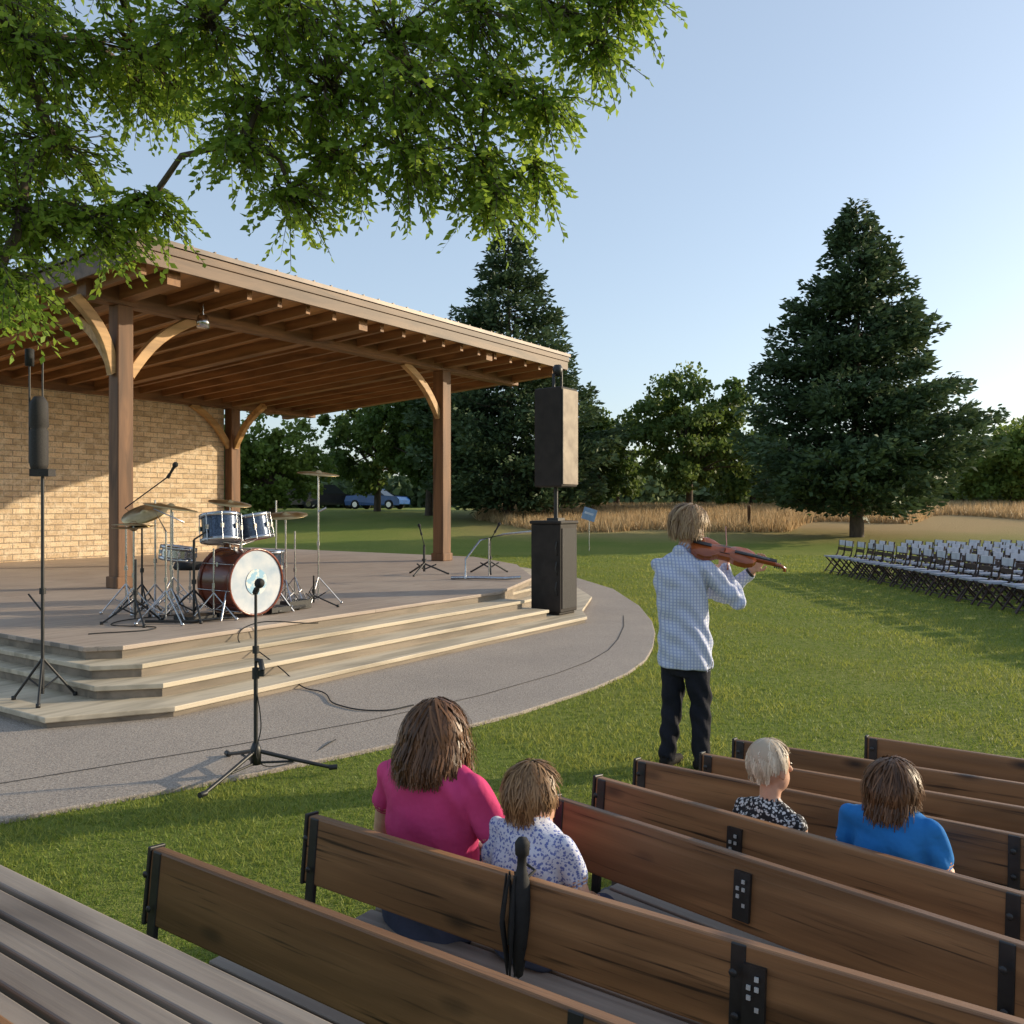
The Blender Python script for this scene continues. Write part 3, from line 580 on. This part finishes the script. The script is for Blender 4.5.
g.loft([rg(-.0,.0,.685,.188,.15),rg(0,0,.70,.192,.155),rg(-.0,0,.85,.188,.15),rg(-.01,0,1.0,.175,.135),rg(-.02,0,1.12,.18,.135),rg(-.03,0,1.25,.192,.135),rg(-.03,0,1.33,.195,.12),rg(-.025,.0,1.385,.175,.10),rg(-.02,.0,1.42,.13,.085),rg(-.01,.0,1.45,.08,.07),rg(0,0.01,1.475,.06,.06)],'shirt',sub=6)
g.loft([rg(0,0,.63,.11,.10),rg(0,0,.72,.12,.10)],'leg')
for e_ in(-1,1):
    hp=r*e_*.085+Vector((0,0,.72)); kn=r*e_*.095+f*(.04 if e_>0 else -.0)+Vector((0,0,.45)); an=r*e_*.105+f*(.03 if e_>0 else -.05)+Vector((0,0,.08))
    g.cap(hp,.09,kn,.072,'leg'); g.cap(kn,.072,an,.056,'leg',10); g.cap(an-Vector((0,0,.035))-f*.03,.042,an+f*.15-Vector((0,0,.048)),.032,'shoe')
hc=Vector((.04,.03,1.63)); hf=Vector((.93,.25,-.32)).normalized(); g.cap((0,.01,1.44),.06,hc-Vector((0,0,.06)),.055,'skin'); g.head(hc,hf,1.0)
g.cap((-.03,-.02,1.45),.058,(.03,.03,1.475),.056,'shirt')
ls=Vector((-.02,0,0))-r*.165+Vector((0,0,1.35)); rs=Vector((-.02,0,0))+r*.165+Vector((0,0,1.35))
rs_,re,rw=rs,Vector((.33,-.10,1.13)),Vector((.28,.05,1.33))
g.cap(rs_,.066,re,.057,'shirt',10); g.cap(re,.057,rw,.042,'shirt',10); g.hand(rw,(rw-re)*.6+Vector((.05,.03,.0)),Vector((.2,.6,-.6)),1,.7)
le,lw=Vector((.30,.16,1.14)),Vector((.44,.05,1.30))
g.cap(ls,.064,le,.055,'shirt',10); g.cap(le,.055,lw,.042,'shirt',10); g.cap(lw,.028,lw+(lw-le).normalized()*.04,.026,'skin'); g.hand(lw+(lw-le).normalized()*.03,Vector((.5,-.1,.75)),Vector((-.3,-.9,.2)),1,.75)
g.build('body',{'skin':m_skin,'shirt':m_plaid,'leg':m_navy,'lip':m_lip,'eye':m_eye,'shoe':m_shoe},e,.006)
hair('hair',hc,hf,1.0,hc.z-.09,h_vb,e,5200,1.08,flare=.25,maxst=8,conf=1.9,messy=2.4)
m_viol=wood('violin_varnish',(.38,.10,.028),(.20,.045,.015),20,.2,False,.05,axis=0,spec=.6); m_ebony=M('ebony',(.012,.01,.01),None,20,.35)
vi=empty('violin',(0,0,0)); vi.parent=e
half=[(0,.02),(.01,.06),(.04,.095),(.08,.105),(.115,.09),(.135,.07),(.15,.06),(.185,.056),(.215,.06),(.235,.075),(.26,.083),(.30,.082),(.335,.06),(.352,.025)]
half=[(x*1.22,y) for x,y in half]
ol=half+[(x,-y) for x,y in half[::-1]]
n=len(ol); b=B()
vs=[];sc=[(1,-.018),(1,.018),(.9,.023),(.5,.030)]
for s_c,z in sc: vs+=[((x-.22)*s_c+.22,y*s_c,z) for x,y in ol]
fs=[]
for j in range(3): fs+=[(j*n+i,j*n+(i+1)%n,(j+1)*n+(i+1)%n,(j+1)*n+i) for i in range(n)]
fs+=[tuple(range(3*n,4*n))]; b.add(vs,fs,0,False)
vs=[((x-.22)*s_c+.22,y*s_c,-z) for s_c,z in((1,.018),(.9,.023),(.5,.030)) for x,y in ol]; b.add(vs,[(j*n+i,j*n+(i+1)%n,(j+1)*n+(i+1)%n,(j+1)*n+i) for j in range(2) for i in range(n)]+[tuple(range(2*n,3*n))],0)
b.box((.48,0,.008),(.14,.026,.022),0); b.tube([(.54,0,.005),(.59,0,.0),(.62,0,-.012),(.625,0,-.028),(.61,0,-.032)],[.014,.012,.012,.01,.006],0,10)
b.box((.42,0,.034),(.27,.026,.006),1); b.box((.07,0,.040),(.12,.03,.006),1); b.box((.22,0,.042),(.006,.045,.03),0); b.lathe([(0,0),(.03,.0),(.035,.01),(0,.015)],(.03,.05,.026),mi=1,n=16)
for i in range(4):
    y=(i-1.5)*.006; b.tube([(.12,y,.042),(.22,y*1.4,.06),(.54,y*.7,.034)],.0008,2,4,False); b.tube([(.55+.012*i,-.03,.0),(.55+.012*i,.03,.0)],.004,1,6)
for e_ in(-1,1): b.box((.22,e_*.036,.0300),(.07,.004,.003),1)
vo_=b.make('violin_body',[m_viol,m_ebony,m_chrome],vi)
dx=Vector((.625,-.12,-.145)).normalized(); nz=Vector((.05,-.55,.75)); nz=(nz-dx*nz.dot(dx)).normalized(); dy=nz.cross(dx)
vi.matrix_local=Matrix.Translation((.03,-.05,1.50))@Matrix((dx,dy,nz)).transposed().to_4x4()
b=B(); b.tube([(-.1,0,0),(.2,0,.012),(.5,0,.006),(.62,0,.015)],.004,0,6); b.tube([(-.08,0,-.02),(.62,0,-.012)],.0015,1,4); b.box((-.06,0,-.01),(.04,.012,.02),0)
bw=b.make('bow',[m_viol,m_chw],e); bw.location=(.30,.06,1.38); bw.rotation_euler=(.0,-.35,1.35)
b=B(); dw=(lw-le).normalized(); b.lathe([(.034,-.01),(.037,-.01),(.037,.01),(.034,.01)],lw+dw*.02,dw,n=20); b.make('watch',m_ebony,e)
# ------------------------------------------------------------ foliage
def leaves(cent,axis,size,asp=.45,fold=.25):
    n=len(cent); d=unit(axis); q=rng.normal(size=(n,3)); s=unit(np.cross(d,q)); nn=np.cross(d,s); L_=size[:,None]
    p0=cent; p2=cent+d*L_; m_=cent+d*L_*.45; p1=m_+s*L_*asp+nn*L_*fold*.4; p3=m_-s*L_*asp+nn*L_*fold*.4
    return np.stack([p0,p1,p2,p3],1)
lm_near=leafmat('near_leaves',(.10,.19,.024),(.25,.36,.045),.5)
lm_tree=leafmat('tree_leaves',(.05,.10,.022),(.14,.20,.045),.3)
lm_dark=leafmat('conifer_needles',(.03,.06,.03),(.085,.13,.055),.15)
lm_bright=leafmat('bright_leaves',(.08,.14,.025),(.20,.26,.055),.35)
m_bark=M('bark',(.11,.08,.055),(.06,.045,.033),12,.9,bmp=.8,st=(1,1,.3))
def decid(name,x,y,H,R,n=12000,lm=lm_tree,size=.26,trunk=.25,base=.2,nc=90):
    z0=float(hz(x,y)); e=empty(name,(x,y,z0)); 
    d=unit(rng.normal(size=(nc,3))); rr=rng.random(nc)**.35; cc=d*rr[:,None]*np.array([R,R,H*(1-base)/2])*rng.uniform(.75,1.05,(nc,1)); cc[:,2]+=H*(base+(1-base)/2)
    rc=rng.uniform(.10,.26,nc)*R; pick=rng.integers(0,nc,n); off=unit(rng.normal(size=(n,3)))*(rng.random(n)**.5)[:,None]*rc[pick][:,None]*np.array([1.1,1.1,.8]); p=cc[pick]+off
    ax=rng.normal(size=(n,3)); ax[:,2]-=.4
    V=leaves(p,ax,rng.uniform(.6,1.3,n)*size)
    tint=np.clip(rng.random(nc)[pick]*.6+rng.random(n)*.4,0,1)
    fastmesh('crown',V,4,lm,tint,e)
    b=B(); b.tube([(0,0,-.2),(.05,0,H*.2),(-.05,.05,H*.45),(0,0,H*.7)],[trunk,trunk*.75,trunk*.5,trunk*.15],n=9)
    for i in range(0,min(nc,26)):
        q=Vector(cc[i]); s_=Vector((0,0,H*random.uniform(.2,.5))); b.tube([s_,s_.lerp(q,.5)+Vector((0,0,.2)),q],[trunk*.3,trunk*.18,trunk*.05],n=5)
    b.make('trunk',m_bark,e); return e
def conifer(name,x,y,H,R,n=26000,size=.32,z_base=.09,lm=lm_dark,seed=1):
    rs_=np.random.default_rng(seed); z0=float(hz(x,y)); e=empty(name,(x,y,z0)); b=B(); b.tube([(0,0,-.3),(0,0,H*.5),(0,0,H*.985)],[.32,.17,.02],n=9)
    nb=420; t=rs_.random(nb)**1.0; t=np.sort(t); zz=z_base+(1-z_base)*t**1.1; az=rs_.random(nb)*6.283
    prof=np.where(zz<.25,.72+.28*(zz-z_base)/(.25-z_base),(np.clip(1-zz,0,1)/.75)**.80)
    Lb=R*prof*rs_.uniform(.70,1.1,nb)*(1+.10*np.sin(az*2+1.3)+.1*np.sin(az*3+zz*9))+.12
    wts=Lb**1.2; pick=rs_.choice(nb,n,p=wts/wts.sum()); u_=rs_.random(n)**.6
    dirx=np.cos(az[pick]); diry=np.sin(az[pick]); L_=Lb[pick]
    drop=-.16*u_*L_+.22*(u_**2)*L_
    wid=.22*L_*(1-u_*.75)+.08
    sx=rs_.normal(size=n)*wid*.8; p=np.stack([dirx*u_*L_-diry*sx,diry*u_*L_+dirx*sx,zz[pick]*H+drop+rs_.normal(size=n)*.14-np.abs(sx)*.25],1)
    ax=np.stack([dirx-diry*np.sign(sx)*.7+rs_.normal(size=n)*.5,diry+dirx*np.sign(sx)*.7+rs_.normal(size=n)*.5,.1+rs_.normal(size=n)*.5],1)
    V=leaves(p,ax,rs_.uniform(.6,1.3,n)*size,.22)
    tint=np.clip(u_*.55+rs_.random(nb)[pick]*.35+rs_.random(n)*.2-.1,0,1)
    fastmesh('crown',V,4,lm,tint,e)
    for i in range(0,nb,4):
        a=az[i]; l_=Lb[i]; z=zz[i]*H; b.tube([(0,0,z),(math.cos(a)*l_*.5,math.sin(a)*l_*.5,z-.05*l_),(math.cos(a)*l_*.95,math.sin(a)*l_*.95,z+.02*l_)],[.05,.03,.008],n=4,cap=False)
    b.make('trunk',m_bark,e); return e
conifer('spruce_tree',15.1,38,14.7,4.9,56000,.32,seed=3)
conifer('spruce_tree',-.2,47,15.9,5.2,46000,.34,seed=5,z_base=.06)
decid('deciduous_tree',10.4,51,8.9,4.0,16000,lm_tree,.26,base=.12)
decid('deciduous_tree',4.9,54,6.9,2.8,9000,lm_tree,.26,base=.05)
decid('deciduous_tree',7.2,60,7.0,3.0,9000,lm_tree,.28,base=.05)
decid('deciduous_tree',-4.8,50,9.5,4.2,17000,lm_tree,.28,base=.15)
decid('deciduous_tree',-8.4,54,8.3,3.6,12000,lm_tree,.28,base=.12)
decid('deciduous_tree',-12.8,46,6.3,3.1,10000,lm_bright,.24,base=.05)
decid('deciduous_tree',-16.3,44,6.0,3.0,9000,lm_bright,.24,base=.05)
decid('deciduous_tree',33.5,58,6.0,4.2,12000,lm_bright,.3,base=.02)
decid('deciduous_tree',39,62,7.0,4.6,12000,lm_bright,.3,base=.02)
decid('deciduous_tree',15.5,56,6.0,3.6,10000,lm_tree,.28,base=.03)
decid('deciduous_tree',22.5,60,5.5,3.5,9000,lm_tree,.28,base=.03)
decid('young_tree',24,15.6,5.6,1.5,1500,lm_tree,.22,base=.35,trunk=.1,nc=30)
decid('young_tree',25,12.9,5.2,1.3,1200,lm_tree,.22,base=.35,trunk=.1,nc=26)
decid('young_tree',21.5,16.6,4.6,1.2,1000,lm_tree,.22,base=.35,trunk=.1,nc=22)
V=[];T=[]
for i in range(420):
    a=rng.uniform(-.95,.95); D=rng.uniform(95,130); cx=math.sin(a)*D*1.1; cy=math.cos(a)*D*.9+10; r_=rng.uniform(2.2,4.2); h=rng.uniform(2,6.0)
    k=240; p=unit(rng.normal(size=(k,3)))*(rng.random(k)**.4)[:,None]*np.array([r_,r_,h*.55])+np.array([cx,cy,1.4+h*.5]); V.append(leaves(p,rng.normal(size=(k,3)),rng.uniform(.5,1.1,k))); T.append(np.clip(rng.random()*.6+rng.random(k)*.4,0,1))
fastmesh('distant_trees',np.concatenate(V),4,leafmat('distant_leaves',(.07,.11,.05),(.15,.20,.08),.25),np.concatenate(T))
C=[(-3.4,6,4.99,.5),(-3.27,6.2,4.36,.40),(-3.4,6,3.81,.40),(-3.45,5.8,3.33,.28),(-2.95,6.1,3.80,.24),(-2.6,6.2,3.92,.16),(-2.71,6.4,5.10,.40),(-2.09,6,5.10,.40),(-1.47,5.8,5.13,.40),(-.84,6.2,5.13,.40),(-.22,6,5.2,.32),(.33,6.1,5.25,.26),(.74,6,5.30,.16),(.58,6,4.95,.13),
 (-1.81,6.2,4.62,.30),(-1.26,6,4.66,.34),(-.64,5.9,4.66,.34),(-.08,6.1,4.73,.28),(-1.85,6,4.28,.16),(-1.55,6.1,3.98,.15),(-1.19,6.2,4.25,.24),(-.71,6,4.2,.25),(-.22,6.1,4.24,.24),(-.12,6,3.93,.13),(.17,6.1,4.15,.10),(.22,6,4.55,.12),
 (-4.2,6,4.6,.6),(-4.3,6.2,3.8,.5),(-3.8,6.3,5.6,.5),(-2.9,6,5.75,.45),(-1.9,6.2,5.8,.45),(-.9,6.1,5.8,.4),(-4.2,6.8,5.6,.6),(-3.0,7.0,5.2,.35),(-5.2,5.6,5,.8),(-5.4,6,4,.7),(-6,5,5.6,.9),(-7,6.4,5.4,1.0),(-7.4,4.6,5.6,1),(-6.6,5.6,6.8,1.2),(-5,6.2,6.6,.9)]
tr=empty('overhanging_tree',(-7.2,5.5,0)); T0=Vector((-7.2,5.5,0))
order=sorted(C,key=lambda c:(Vector(c[:3])-Vector((-7,5.5,3.2))).length)
b=B(); b.tube([Vector((0,0,-.2)),Vector((.02,0,.4)),Vector((.05,0,1.6)),Vector((.2,0,3.2)),Vector((.3,.1,5.2)),Vector((.5,.2,7))],[.45,.33,.28,.24,.16,.05],n=12)
placed=[Vector((-7.0,5.5,3.2)),Vector((-6.9,5.6,5.2))]
for c in order:
    q=Vector(c[:3]); pr=min(placed,key=lambda s:(s-q).length+ .35*(s-placed[0]).length*.3); md=pr.lerp(q,.5)+Vector((random.uniform(-.1,.1),random.uniform(-.1,.1),random.uniform(.0,.15)))
    dist=(q-placed[0]).length; r0=max(.008,.065-.0085*dist); b.tube([pr-T0,md-T0,q-T0],[r0*1.15,r0,r0*.8],n=6); placed.append(q)
VL=[];TL=[];VT=[]
for (cx,cy,cz,cr) in C:
    ns=int(250*cr+12) if cx>-4.6 else int(70*cr)
    base=np.array([cx,cy,cz])
    st_=base+unit(rng.normal(size=(ns,3)))*(rng.random(ns)**.5)[:,None]*cr*.9*np.array([1.1,1.2,.8])
    dr=rng.normal(size=(ns,3))*np.array([1,1,.3])+ (st_-base)/cr*.8; dr[:,2]-=.55; dr=unit(dr); ln=rng.uniform(.14,.40,ns)
    ct=rng.random(ns)
    k=15
    for j in range(k):
        t=(j+1)/k; pos=st_+dr*(ln*t)[:,None]; pos[:,2]-=ln*t*t*.35
        side=np.cross(dr,np.array([0,0,1.]))+rng.normal(size=(ns,3))*.35; ax=dr*.7+unit(side)*(1 if j%2 else -1)*.9; ax[:,2]-=.35
        VL.append(leaves(pos,ax,rng.uniform(.042,.080,ns),.27,.3)); TL.append(np.clip(ct*.6+rng.random(ns)*.4,0,1))
    e2=st_+dr*ln[:,None]; e2[:,2]-=ln*.35; w=np.array([.004,0,0.003]); md=st_+dr*(ln*.5)[:,None]; md[:,2]-=ln*.09
    VT.append(np.stack([st_-w,st_+w,md+w*.8,md-w*.8],1)); VT.append(np.stack([md-w*.8,md+w*.8,e2+w*.4,e2-w*.4],1))
    inner=np.repeat(base[None],ns,0)+rng.normal(size=(ns,3))*.02; VT.append(np.stack([inner-w,inner+w,st_+w,st_-w],1))
sh=np.array([7.2,-5.5,0])
fastmesh('leaves',np.concatenate(VL)+sh,4,lm_near,np.concatenate(TL),tr); fastmesh('twigs',np.concatenate(VT)+sh,4,m_bark,None,tr)
b.make('trunk_and_limbs',m_bark,tr)
# ------------------------------------------------------------ grass blades
def inpoly(x,y,poly):
    r_=np.zeros(len(x),bool); n=len(poly); j=n-1
    for i in range(n):
        xi,yi=poly[i]; xj,yj=poly[j]; c=((yi>y)!=(yj>y))&(x<(xj-xi)*(y-yi)/(yj-yi+1e-12)+xi); r_^=c; j=i
    return r_
n=400000; y=2.0*np.exp(rng.random(n)*math.log(30/2.0)); x=rng.uniform(-.75,.75,n)*(y+1.5)
k=~inpoly(x,y,PATH); x,y=x[k],y[k]; n=len(x)
pt=np.sin(x*1.7+y)*np.sin(y*1.3)+.6*np.sin(x*4.1-y*2.7)*np.sin(y*5+x)
sz=(.018+.022*rng.random(n))*(1+.03*y)*(0.85+.35*pt); wd=.0022*(1+.16*y)*rng.uniform(.7,1.3,n); a=rng.random(n)*6.283; le_=rng.normal(size=(n,2))*.6
p=np.stack([x,y,hz(x,y)-.002],1); s=np.stack([np.cos(a),np.sin(a),np.zeros(n)],1)*wd[:,None]; tip=p+np.stack([le_[:,0]*sz,le_[:,1]*sz,sz],1)
tint=np.clip(rng.random(n)*.75+.3*pt,0,1)
fastmesh('grass',np.stack([p-s,p+s,tip],1),3,leafmat('grass_blades',(.12,.19,.026),(.34,.35,.075),.35),tint)
n=110000; x=rng.uniform(-2,60,n); y=rng.uniform(40,62,n); k=(y+4*np.sin(x*.2)+2*np.sin(x*.7)>43); x,y=x[k],y[k]; n=len(x)
sz=rng.uniform(.2,.65,n); a=rng.random(n)*6.283; p=np.stack([x,y,hz(x,y)],1); s=np.stack([np.cos(a),np.sin(a),np.zeros(n)],1)*.035; le_=rng.normal(size=(n,2))*.3
fastmesh('dry_grass',np.stack([p-s,p+s,p+np.stack([le_[:,0]*sz,le_[:,1]*sz,sz],1)],1),3,leafmat('dry_blades',(.32,.23,.11),(.56,.42,.22),.3),rng.random(n))
# ------------------------------------------------------------ cars, sign, bollard
m_glass=M('car_glass',(.02,.025,.03),None,5,.1); 
def car(x,y,rz,paint,suv=False):
    e=empty('parked_car',(x,y,float(hz(x,y))),rz); b=B(); h=1.0 if suv else .88
    prof=[(-2.1,.35),(-2.15,.6),(-2.05,.9),(-1.2,h+.05),(.9,h+.04),(1.9,.85),(2.12,.65),(2.12,.35)]
    n=len(prof); vs=[(x_,s_*.86*(1 if z_<.8 else .96),z_) for s_ in(-1,1) for x_,z_ in prof]; b.add(vs,[tuple(range(n)),tuple(range(n,2*n))[::-1]]+[(i,(i+1)%n,n+(i+1)%n,n+i) for i in range(n)]); b.make('body',paint,e,bevel=.06)
    t=1.7 if suv else 1.42; b=B(); pr=[(-1.75 if suv else -1.5,h+.03),(-1.45 if suv else -.95,t),(.25,t),(1.0,h+.03)]; vs=[(x_,s_*(.80 if z_<1.1 else .66),z_) for s_ in(-1,1) for x_,z_ in pr]; b.add(vs,[(0,1,2,3),(7,6,5,4)]+[(i,(i+1)%4,4+(i+1)%4,4+i) for i in range(4)]); b.make('windows',m_glass,e,bevel=.04)
    b=B(); b.box((-.5,0,t+.005),(1.5,1.26,.04)); b.make('roof',paint,e,bevel=.015)
    b=B()
    for wx in(-1.35,1.35):
        for s_ in(-1,1): b.lathe([(.001,-.1),(.3,-.1),(.34,-.07),(.34,.07),(.3,.1),(.001,.1)],(wx,s_*.80,.34),(0,1,0),0,20); b.lathe([(.001,.0),(.19,0)],(wx,s_*.905,.34),(0,s_,0),1,14)
    b.make('wheels',[m_rubber,m_chrome],e)
    b=B(); [b.box((-2.13,s_*.65,.75),(.06,.3,.14),0) for s_ in(-1,1)]; b.make('lights',M('tail_light',(.3,.02,.02),None,5,.3),e)
car(-9.6,62,-.35,M('blue_paint',(.02,.09,.28),None,2,.25),False); car(-13.2,63,.3,M('dark_paint',(.02,.02,.025),None,2,.25),True); car(-15.9,61,.5,M('grey_paint',(.05,.055,.06),None,2,.25),True); car(-19,66,.2,M('silver_paint',(.3,.3,.32),None,2,.3),False)
e=empty('yard_sign',(2.85,32,float(hz(2.85,32)))); b=B(); b.box((0,0,1.35),(.5,.02,.45),0,Matrix.Rotation(.3,3,'Y')); b.box((-.01,-.014,1.38),(.34,.005,.08),2,Matrix.Rotation(.3,3,'Y')); b.tube([(0,.02,0),(0,.02,1.2)],.02,1); b.make('panel',[M('sign_blue',(.25,.36,.55),None,4,.5),m_chrome,m_chw],e)
e=empty('wooden_post',(11.2,41,float(hz(11.2,41)))); b=B(); b.box((0,0,.55),(.12,.12,1.1)); b.lathe([(.08,0),(.09,.05),(.001,.12)],(0,0,1.1),n=10); b.make('post',m_timber,e)
